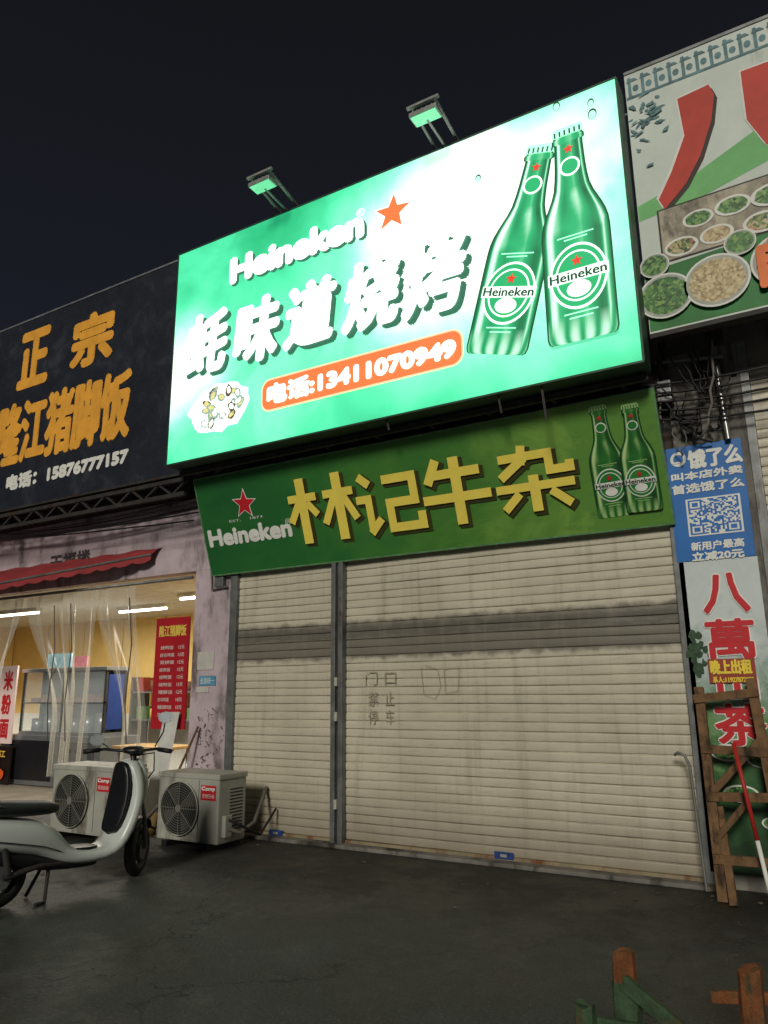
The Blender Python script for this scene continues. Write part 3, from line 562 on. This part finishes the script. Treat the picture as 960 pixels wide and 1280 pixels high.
# ---------------------------------------------------------------- AC units
def ac(x0,x1,yf,yb,h):
    g=group("air_conditioner_unit"); cr=M("ac_shell",(166,166,156),.5,0,.12,3,dirt=((96,90,78),3,.50)); dk=M("ac_dark",(26,28,28),.5)
    gr=M("grille_wire",(120,120,112),.5)
    box("shell",(x0,yf,.06),(x1,yb,h),cr,.018); box("top_lid",(x0-.01,yf-.01,h-.045),(x1+.01,yb+.01,h+.006),cr,.01)
    for x in (x0+.12,x1-.16): box("foot",(x,yf-.04,0),(x+.07,yb+.04,.062),dk)
    R=(h-.06)*.40; cx=x0+.06+R; cz=.06+(h-.06)*.48
    def disc(r,y_,mat,nm,n=40): mesh(nm,[(cx+r*math.cos(2*math.pi*i/n),y_,cz+r*math.sin(2*math.pi*i/n)) for i in range(n)],[tuple(range(n))],mat)
    disc(R,yf-.003,dk,"fan_recess")
    for i in range(4):
        a=i*math.pi/2+.4; P=[]
        for rr_,da in ((.06,0),(.9,-.25),(.95,.45),(.1,.9)): P.append((cx+R*rr_*math.cos(a+da),yf-.008-(.006*da),cz+R*rr_*math.sin(a+da)))
        mesh("blade_%d"%i,P,[(0,1,2,3)],M("fan_blade",(70,70,66),.5))
    for k in range(1,12):
        r=R*k/11.0; tube("grille_ring_%d"%k,[(cx+r*math.cos(2*math.pi*i/36),yf-.022,cz+r*math.sin(2*math.pi*i/36)) for i in range(36)],.0022 if k<11 else .008,gr if k<11 else cr,closed=True)
    for k in range(8): a=math.pi*k/4; tube("grille_spoke_%d"%k,[(cx,yf-.024,cz),(cx+R*math.cos(a),yf-.02,cz+R*math.sin(a))],.003,gr)
    cyl("hub",(cx,yf-.026,cz),(cx,yf-.032,cz),R*.14,gr)
    pl=Plane((0,yf,0),(1,0,0),(0,0,1),[(0,0),(1,0),(1,1),(0,1)],[(0,0),(1,0),(1,1),(0,1)])
    art(pl,"label",[(x1-.24,h-.24),(x1-.04,h-.24),(x1-.04,h-.10),(x1-.24,h-.10)],red,.003); text(pl,"label_text","Comp",(x1-.23,h-.16,x1-.05,h-.11),white,.005,.003); text(pl,"label_text_b","变频压缩",(x1-.22,h-.22,x1-.06,h-.18),white,.005)
    art(pl,"panel_seam",[(x1-.27,.09),(x1-.264,.09),(x1-.264,h-.06),(x1-.27,h-.06)],dk,.0015)
    for k in range(14): zz=.14+k*(h-.26)/14; box("side_slot_%d"%k,(x1-.001,yf+.16,zz),(x1+.003,yb-.05,zz+.012),dk)
    box("valve_cover",(x1,yf+.05,.12),(x1+.05,yf+.15,.32),cr,.01)
    tube("pipe_a",[(x1+.04,yf+.1,.2),(x1+.14,yf+.16,.16),(x1+.12,yf+.4,.22),(x1-.05,0-.03,.5)],.02,M("pipe_wrap",(96,92,84),.8)); tube("pipe_b",[(x1+.04,yf+.1,.28),(x1+.2,yf+.2,.2),(x1+.16,yf+.45,.1),(x1+.1,-.05,.3)],.012,black)
ac(-6.17,-5.34,-.82,-.42,.70); ac(-7.56,-6.60,-1.05,-.62,.74)
PARENT[0]=None
# ---------------------------------------------------------------- shop interior (left)
G_=group("lit_food_shop")
ye=M("yellow_tile_wall",(230,196,120),.6,0,.06,2); tile=M("shop_floor",(120,112,100),.5,0,.2,3); ceil=M("shop_ceiling",(220,215,200),.8)
box("back_wall",(-16,3.9,0),(-6.6,4.0,3.2),ye); box("side_wall_right",(-6.72,.4,0),(-6.6,3.9,3.2),ye); box("side_wall_left",(-16.2,0,0),(-16,4,3.2),ye)
box("ceiling",(-16,.16,2.98),(-6.6,3.9,3.05),ceil); box("floor",(-16,0,.0),(-6.6,3.9,.05),tile)
box("wall_band",(-16,3.88,0),(-6.72,3.898,1.1),white)
for i in range(8): box("wall_joint_%d"%i,(-16+i*1.2,3.893,1.1),(-15.985+i*1.2,3.899,3.0),M("grout",(170,140,84),.8))
tub=M("tube_glow",(255,250,235),.4,0,0,5,emit=6); tub.cycles.emission_sampling='NONE'
for i,(x,yy) in enumerate(((-7.9,1.6),(-10.2,2.4),(-12.5,1.6))): box("light_fixture_%d"%i,(x-.6,yy-.06,2.92),(x+.6,yy+.06,2.978),ceil); cyl("fluorescent_tube_%d"%i,(x-.58,yy,2.90),(x+.58,yy,2.90),.02,tub)
al=bpy.data.lights.new("shop_ceiling_light",'AREA'); al.shape='RECTANGLE'; al.size=6; al.size_y=1.2; al.energy=190; al.color=(1,.94,.80); ao=bpy.data.objects.new("shop_ceiling_light",al); ao.location=(-10.0,1.7,2.86); bpy.context.collection.objects.link(ao); ao.parent=G_
alu=M("aluminium",(150,154,158),.35,.7,.1,5)
for z_ in (1.0,1.5): box("shelf_board",(-11.5,3.4,z_),(-8.2,3.85,z_+.03),alu)
for x in (-11.5,-9.9,-8.24): box("shelf_post",(x,3.4,.05),(x+.04,3.84,1.8),alu)
rnd=random.Random(11); cs=[(150,60,50),(200,170,90),(60,90,120),(225,220,210),(90,120,80),(110,76,50),(40,40,46)]
for z_ in (1.03,1.53):
    x=-11.4
    while x<-8.4:
        w_=rnd.uniform(.12,.3); c_=rnd.choice(cs); mm=M("stock_%d"%cs.index(c_),c_,.6)
        if rnd.random()<.4: cyl("jar",(x+w_/2,3.6,z_),(x+w_/2,3.6,z_+rnd.uniform(.12,.25)),w_/2.4,mm)
        else: box("carton",(x,3.48,z_),(x+w_*.9,3.75,z_+rnd.uniform(.10,.26)),mm,.006)
        x+=w_+rnd.uniform(.02,.1)
box("wall_poster",(-8.0,3.87,1.4),(-7.3,3.892,2.3),M("poster_pale",(225,232,236),.6,0,.1,3)); box("wall_calendar",(-7.2,3.87,1.6),(-6.9,3.892,2.1),red)
box("drinks_fridge",(-8.6,2.6,.05),(-7.8,3.2,1.75),M("fridge_body",(190,192,190),.4),.02); box("fridge_glass",(-8.53,2.585,.3),(-7.87,2.598,1.65),M("fridge_dark",(46,58,70),.1))
PARENT[0]=None
G_=group("dining_table"); box("top",(-9.2,1.1,.72),(-8.1,1.7,.76),M("table_top",(180,150,105),.4),.01)
for a,b_ in ((-9.1,1.15),(-8.2,1.15),(-9.1,1.62),(-8.2,1.62)): cyl("leg",(a,b_,.05),(a,b_,.72),.02,alu)
PARENT[0]=None
G_=group("menu_board")
FW=Plane((0,-.05,0),(1,0,0),(0,0,1),*FQS)
mr=M("menu_red",(172,28,40),.5,0,.08,3); box("panel",(-7.18,-.05,1.08),(-6.62,-.03,2.40),mr); yl=M("menu_yellow",(230,200,90),.5)
text(FW,"menu_title","隆江猪脚饭",(-7.12,2.17,-6.66,2.31),yl,.004,.004)
for i in range(10):
    z_=2.06-i*.088; text(FW,"menu_row_%d"%i,random.choice(["猪脚饭","烧鸭饭","白切鸡饭","卤肉饭","叉烧饭","双拼饭"]),(-7.08,z_-.045,-6.88+random.uniform(-.02,.04),z_),white,.004); text(FW,"menu_price_%d"%i,random.choice(["12元","13元","15元","18元"]),(-6.78,z_-.045,-6.68,z_),white,.004)
PARENT[0]=None
G_=group("plastic_strip_curtain")
m,nt,b=nodes("clear_plastic"); b.inputs["Base Color"].default_value=(.80,.80,.74,1); b.inputs["Roughness"].default_value=.2; b.inputs["Specular IOR Level"].default_value=.9
fr=nt.nodes.new("ShaderNodeLayerWeight"); fr.inputs[0].default_value=.35; nt.links.new(maprange(nt,fr.outputs["Facing"],.1,.9,.16,.55),b.inputs["Alpha"])
cp=m
def drape(name,xt0,xt1,xb0,xb1,z0,z1,y,gather=.5):
    nu,nv=40,22; vs=[]
    for j in range(nv+1):
        t=j/nv
        for i in range(nu+1):
            s=i/nu; xa=xt0+(xt1-xt0)*s; xb=xb0+(xb1-xb0)*s; kk=min(1,t/gather); kk=kk*kk*(3-2*kk)
            vs.append((xa+(xb-xa)*kk,y+.05*math.sin(s*11+t*2)*(.5+kk)+.01*math.sin(s*27+1+t),z1+(z0-z1)*t))
    fs=[(j*(nu+1)+i,j*(nu+1)+i+1,(j+1)*(nu+1)+i+1,(j+1)*(nu+1)+i) for j in range(nv) for i in range(nu)]
    mesh(name,vs,fs,cp,True)
drape("strip_a",-9.9,-8.9,-9.1,-8.7,.45,2.85,-.02,.7); drape("strip_b",-8.95,-8.3,-8.75,-8.3,.5,2.85,-.05,.6); drape("strip_c",-8.4,-7.6,-7.75,-7.25,.4,2.85,-.03,.75); drape("strip_d",-10.9,-9.9,-10.6,-10.3,.5,2.85,-.04,.6)
cyl("rail",(-16,-.03,2.88),(-6.62,-.03,2.88),.02,steel)
for q in (-8.75,-9.1,-7.6): tube("tie",[(q-.1,-.06,2.7),(q+.05,-.1,2.1),(q-.02,-.08,1.4),(q+.05,-.08,.9)],.008,M("tie_dark",(84,76,66),.7))
PARENT[0]=None
G_=group("glass_food_cabinet")
gl2,nt,b=nodes("clear_glass"); b.inputs["Base Color"].default_value=(.75,.85,.88,1); b.inputs["Alpha"].default_value=.18; b.inputs["Roughness"].default_value=.1
bl=M("blue_film",(40,64,130),.4)
x0,x1,y0,y1=-12.0,-9.9,1.5,1.9
for x in (x0,x1-.04,(x0+x1)/2):
    for yy in (y0,y1-.04): box("post",(x,yy,.9),(x+.04,yy+.04,1.86),dsteel)
box("back_panel",(x0,y1+.002,.9),(x1,y1+.02,1.86),M("cabinet_back",(70,74,80),.4,.3))
box("top",(x0-.03,y0-.03,1.86),(x1+.03,y1+.03,1.92),alu,.01); box("shelf",(x0,y0,1.35),(x1,y1,1.37),alu); box("base",(x0,y0,.84),(x1,y1,.90),alu)
box("pane",(x0+.04,y0+.012,.9),(x1-.04,y0+.018,1.86),gl2); box("side_film",(x1-.001,y0+.05,.95),(x1+.006,y1-.05,1.8),bl)
for i in range(7): box("tray_%d"%i,(x0+.1+i*.28,y0+.1,1.37),(x0+.32+i*.28,y1-.1,1.44+.05*(i%2)),M("tray_food",(130,76,44),.6,0,.4,20),.01)
for i in range(6): cyl("pot_%d"%i,(x0+.25+i*.32,1.7,.90),(x0+.25+i*.32,1.7,1.1+.05*(i%3)),.12,alu)
box("top_sign",(x0+.6,1.5,1.93),(x0+1.2,1.53,2.16),M("pale_blue_card",(150,200,220),.5,0,.2,10)); box("top_sign_b",(x0+1.25,1.5,1.93),(x0+1.6,1.53,2.10),M("pink_card",(220,120,140),.5,0,.2,10))
box("counter_body",(x0-.4,1.45,.06),(x1+.05,2.2,.84),alu,.01); box("counter_front_panel",(x0-.1,1.43,.14),(x0+1.0,1.448,.76),M("black_panel",(30,30,34),.3)); box("burner_a",(x1-.9,1.40,.5),(x1-.1,1.447,.76),M("knob_panel",(110,112,114),.3,.6))
for i in range(4): cyl("knob_%d"%i,(x1-.8+i*.2,1.40,.63),(x1-.8+i*.2,1.36,.63),.03,black)
PARENT[0]=None
SQ=Plane((0,1.35,0),(1,0,0),(0,0,1),[(0,0),(1,0),(1,1),(0,1)],[(0,0),(1,0),(1,1),(0,1)])
G_=group("noodle_menu_banner")
box("panel",(-12.75,1.35,.70),(-11.98,1.38,1.98),M("lit_white_board",(225,200,195),.5,0,.02,3,emit=.08)); text(SQ,"glyphs_a","米\n粉\n面",(-12.32,.78,-12.06,1.9),red,.004,.012); text(SQ,"glyphs_b","水\n饺\n汤",(-12.68,.78,-12.42,1.9),red,.004,.012)
box("lower_poster",(-12.75,1.33,.06),(-11.9,1.36,.66),M("dark_poster",(30,20,18),.4)); text(SQ,"poster_text","正宗隆江\n猪脚饭",(-12.7,.35,-12.0,.6),M("poster_gold",(230,190,80),.5),.05,.005); art(SQ,"poster_food",ell(-12.3,.22,.3,.12,20,0,.1),M("poster_orange",(220,90,30),.5,0,.4,20),.05)
PARENT[0]=None
G_=group("leaning_white_board"); mesh("board",[(-6.98,-.30,.07),(-6.70,-.30,.07),(-6.66,-.10,1.28),(-6.90,-.10,1.28)],[(0,1,2,3)],M("board_white",(200,200,195),.6)); PARENT[0]=None
G_=group("wooden_broom"); cyl("handle",(-6.62,-.45,.05),(-6.40,-.05,1.12),.014,wood); cyl("head",(-6.64,-.48,.0),(-6.60,-.42,.22),.07,M("straw",(120,96,56),.9),.03); PARENT[0]=None
G_=group("fascia_lettering"); F0=Plane((0,-.004,0),(1,0,0),(0,0,1),*FQS)
text(F0,"letters","天福楼",rpx(F0,(62,716),(114,686)),M("faded_black",(70,60,64),.8,0,.5,20),.004,.008)
PARENT[0]=None
G_=group("pier_notices")
box("paper_a",(-6.5,-.012,1.76),(-6.24,-.004,1.97),M("old_paper",(190,186,180),.8,0,.1,8)); box("meter",(-6.24,-.06,2.72),(-6.10,-.004,2.92),steel,.01)
box("blue_notice",(-6.46,-.012,1.58),(-6.2,-.004,1.69),M("blue_notice_print",(84,146,176),.6,0,.1,8)); text(F0,"blue_notice_text","全国统一",(-6.44,1.60,-6.22,1.67),white,.010)
box("white_sheet",(-6.5,-.012,1.50),(-6.3,-.004,1.565),MATS["old_paper"])
V=[];Fc=[]
for i in range(160):
    t_=random.random(); x=-6.45+.35*random.random()*(.4+t_); z_=.22+1.1*random.random()**1.4; n=len(V)
    V+=[F0.P(a,b_,.002+.0001*i) for a,b_ in ell(x,z_,random.uniform(.003,.009),random.uniform(.006,.03),6,random.uniform(0,3),.5)]; Fc.append(tuple(range(n,n+6)))
mesh("scuffs",V,Fc,M("scuff_dark",(104,92,94),.9))
PARENT[0]=None
# ---------------------------------------------------------------- red awning
G_=group("red_awning")
m,nt,b=nodes("red_canvas"); v=coords(nt); c=ramp(nt,noise(nt,4,6,.6,v),[(.3,(.20,.018,.022)),(.7,(.33,.034,.036))]); nt.links.new(c,b.inputs["Base Color"]); b.inputs["Roughness"].default_value=.8; canv=m
n=60; vs=[];fs=[]
for i in range(n+1):
    t=i/n; x=-7.2-t*5.5; d=.10+.85*min(1,t*1.25); zt=3.32-.01*math.sin(i*.9); zf=3.22-.42*min(1,t*1.25); sc=.07+.03*abs(math.sin(i*math.pi/3)) 
    vs+=[(x,-.01,zt),(x-.05,-.5*d,(zt+zf)/2+.02+.012*math.sin(i*1.3)),(x-.1,-d,zf),(x-.1,-d-.005,zf-sc)]
for i in range(n):
    for k in range(3): a=i*4+k; fs.append((a,a+1,a+5,a+4))
mesh("canvas",vs,fs,canv,True); tube("front_tube",[vs[i*4+2] for i in range(0,n+1,4)],.018,steel)
PARENT[0]=None
# ---------------------------------------------------------------- scooter
G_=group("electric_scooter")
R0=Vector((-5.40,-3.06,0)); F=Vector((.146,.989,0)).normalized(); Sd=Vector((F.y,-F.x,0))
STEER=[False]; SA=math.radians(36)
def T(s,l,z_):
    if STEER[0]:
        ds=s-1.10; s,l=1.10+math.cos(SA)*ds+math.sin(SA)*l,-math.sin(SA)*ds+math.cos(SA)*l
    return R0+F*s+Sd*l+Vector((0,0,z_))
sw=M("scooter_white",(196,202,198),.28,0,.05,3,dirt=((140,140,130),4,.58)); sb=plasticb
def loft(name,path,mat,n=20,e=2.6):
    vs=[];K=len(path)
    for i,(s,z_,hw,hh) in enumerate(path):
        a=path[max(0,i-1)];b_=path[min(K-1,i+1)]; ts,tz=b_[0]-a[0],b_[1]-a[1]; L=math.hypot(ts,tz) or 1; ns,nz_=-tz/L,ts/L
        for k in range(n):
            th=2*math.pi*k/n; c,s_=math.cos(th),math.sin(th); l=hw*abs(c)**(2/e)*(1 if c>=0 else -1); h=hh*abs(s_)**(2/e)*(1 if s_>=0 else -1)
            vs.append(T(s+ns*h,l,z_+nz_*h))
    fs=[(i*n+k,i*n+(k+1)%n,(i+1)*n+(k+1)%n,(i+1)*n+k) for i in range(K-1) for k in range(n)]+[tuple(range(n-1,-1,-1)),tuple((K-1)*n+k for k in range(n))]
    o=mesh(name,vs,fs,mat,True); md=o.modifiers.new("s","SUBSURF"); md.levels=1; md.render_levels=1; return o
loft("body_shell",[(-.34,.60,.05,.03),(-.25,.57,.11,.08),(-.05,.51,.15,.12),(.18,.47,.16,.13),(.32,.42,.15,.12),(.42,.33,.13,.09),(.52,.27,.13,.06),(.80,.25,.15,.055),(.90,.30,.17,.06),(.97,.42,.19,.06),(1.03,.60,.20,.06),(1.05,.76,.18,.06),(1.03,.90,.12,.06),(1.01,.96,.07,.05)],sw)
loft("inner_panel",[(.86,.38,.12,.02),(.92,.52,.14,.03),(.955,.70,.15,.035),(.965,.84,.12,.035),(.95,.95,.08,.03)],sb)
loft("floor_mat",[(.42,.335,.12,.012),(.80,.315,.125,.012)],sb)
loft("seat",[(-.30,.70,.06,.03),(-.22,.70,.13,.05),(0,.68,.15,.06),(.15,.665,.15,.055),(.32,.655,.12,.055),(.42,.64,.07,.03)],M("seat_vinyl",(30,34,36),.5))
loft("under_skirt",[(-.15,.38,.10,.05),(.2,.30,.12,.08),(.5,.22,.11,.04),(.8,.20,.10,.03)],sb)
loft("front_nose",[(1.09,.55,.12,.03),(1.13,.70,.13,.05),(1.12,.84,.11,.06),(1.06,.97,.07,.04)],sw)
def torus(name,s,r,tr,mat,seg=40,ns=14):
    vs=[]
    for i in range(seg):
        a=2*math.pi*i/seg
        for k in range(ns):
            b_=2*math.pi*k/ns; rr_=r-tr+tr*math.cos(b_); vs.append(T(s+rr_*math.cos(a),tr*.95*math.sin(b_),r+rr_*math.sin(a)))
    fs=[(i*ns+k,i*ns+(k+1)%ns,((i+1)%seg)*ns+(k+1)%ns,((i+1)%seg)*ns+k) for i in range(seg) for k in range(ns)]
    mesh(name,vs,fs,mat,True)
for nm,s in (("rear",0),("front",1.23)):
    STEER[0]=(nm=="front")
    torus(nm+"_tyre",s,.215,.048,black)
    cyl(nm+"_hub",T(s,-.05,.215),T(s,.05,.215),.075 if nm=="rear" else .04,steel)
    for k in range(6):
        a=math.pi*k/3; beam(nm+"_spoke_%d"%k,T(s,0,.215),T(s+.135*math.cos(a),0,.215+.135*math.sin(a)),.022,.02,steel)
    cyl(nm+"_disc",T(s,.052,.215),T(s,.056,.215),.085,steel)
STEER[0]=True
loft("front_fender",[(.98,.34,.05,.02),(1.06,.44,.07,.02),(1.2,.475,.075,.02),(1.36,.42,.07,.02),(1.44,.33,.05,.015)],sb)
for l in (-.075,.075): tube("fork",[T(1.23,l,.215),T(1.17,l,.45),T(1.10,l*.8,.66)],.016,steel)
cyl("steering_stem",T(1.12,0,.6),T(1.0,0,1.02),.025,sb)
loft("dash",[(.93,1.02,.06,.02),(.98,1.04,.10,.035),(1.04,1.03,.09,.035),(1.08,.99,.05,.03)],sb)
tube("handlebar",[T(.86,-.36,1.03),T(.93,-.22,1.045),T(.97,0,1.02),T(.93,.22,1.045),T(.86,.36,1.03)],.012,sb)
for sg in (-1,1):
    cyl("grip",T(.91,.25*sg,1.042),T(.855,.37*sg,1.03),.019,black); tube("brake_lever",[T(.97,.2*sg,1.05),T(.96,.30*sg,1.04),T(.92,.37*sg,1.03)],.006,steel)
    zz=1.30 if sg>0 else 1.12
    tube("mirror_stem",[T(.95,.2*sg,1.06),T(.97,.26*sg,(1.06+zz)/2),T(.94,.28*sg,zz-.04)],.006,sb)
    c0=T(.93,.29*sg,zz); f_=T(1,0,0)-T(0,0,0); s_v=T(0,1,0)-T(0,0,0)
    vs=[c0+s_v*.065*math.cos(2*math.pi*i/20)+Vector((0,0,.048*math.sin(2*math.pi*i/20)))-f_*.012 for i in range(20)]+[c0+s_v*.055*math.cos(2*math.pi*i/20)+Vector((0,0,.038*math.sin(2*math.pi*i/20)))+f_*.014 for i in range(20)]
    mesh("mirror_shell",vs,[(i,(i+1)%20,20+(i+1)%20,20+i) for i in range(20)]+[tuple(range(20,40))],sb,True)
    mesh("mirror_glass",[v_+f_*.003 for v_ in vs[:20]],[tuple(range(20))],M("mirror_glass",(150,155,160),.08,1,0))
STEER[0]=False
loft("headlamp",[(1.12,.86,.055,.03),(1.17,.85,.06,.035),(1.19,.84,.05,.03)],M("lamp_lens",(220,225,225),.15))
tube("swing_arm",[T(0,.09,.215),T(.25,.10,.26),T(.45,.09,.25)],.022,dsteel); tube("swing_arm_b",[T(0,-.09,.215),T(.25,-.10,.26),T(.45,-.09,.25)],.022,dsteel)
tube("shock",[T(.03,.10,.24),T(-.02,.10,.46)],.024,dsteel); tube("centre_stand",[T(.36,.05,.22),T(.30,.14,.01),T(.22,.16,.01)],.014,dsteel); tube("centre_stand_b",[T(.36,-.05,.22),T(.30,-.14,.01)],.014,dsteel)
loft("rear_fender",[(-.30,.36,.05,.012),(-.22,.43,.06,.012),(-.05,.46,.06,.012)],sb); loft("tail_lamp",[(-.37,.60,.04,.02),(-.33,.60,.07,.03),(-.30,.60,.06,.03)],M("tail_red",(150,20,20),.2))
tube("grab_rail",[T(-.05,.13,.70),T(-.30,.12,.76),T(-.38,0,.77),T(-.30,-.12,.76),T(-.05,-.13,.70)],.011,sb)
tube("panel_gap",[T(-.2,.125,.50),T(.0,.158,.46),(T(.25,.163,.40)),T(.40,.138,.34)],.004,black)
tube("cable_loop",[T(1.0,.05,.98),T(1.2,.10,1.0),T(1.22,.08,.85),T(1.12,.05,.72)],.006,black)
PARENT[0]=None
# ---------------------------------------------------------------- litter and grit on the ground
rnd=random.Random(21); vs=[];fs=[]
for i in range(420):
    x=rnd.uniform(-8,.6); y=-.18-abs(rnd.gauss(0,.8)) if i<340 else rnd.uniform(-5,-.3); q=rnd.uniform(.003,.012) if rnd.random()<.97 else rnd.uniform(.015,.028); n=len(vs); k=rnd.randint(4,6)
    for j in range(k): a=2*math.pi*j/k; vs.append((x+q*math.cos(a)*rnd.uniform(.6,1.2),y+q*math.sin(a)*rnd.uniform(.6,1.2),.004+rnd.uniform(0,q*.4)))
    vs.append((x,y,.005+q*.5)); fs+=[(n+j,n+(j+1)%k,n+k) for j in range(k)]
mesh("ground_litter",vs,fs,M("litter",(90,84,72),.9,0,.5,3))
# ---------------------------------------------------------------- camera
f,psi,th,rho=931.48919,0.52908,0.23522,-0.01052
fw=Vector((-math.sin(psi)*math.cos(th),math.cos(psi)*math.cos(th),math.sin(th))); r0=Vector((math.cos(psi),math.sin(psi),0)); u0=r0.cross(fw)
rr=r0*math.cos(rho)+u0*math.sin(rho); uu=u0*math.cos(rho)-r0*math.sin(rho)
cd=bpy.data.cameras.new("camera"); co=bpy.data.objects.new("camera",cd); bpy.context.collection.objects.link(co)
co.matrix_world=Matrix([[rr[i],uu[i],-fw[i],(0,-6.68693,1.5)[i]] for i in range(3)]+[[0,0,0,1]])
cd.sensor_fit='VERTICAL'; cd.sensor_height=24; cd.lens=f*24/1280; cd.clip_end=1000
S.camera=co
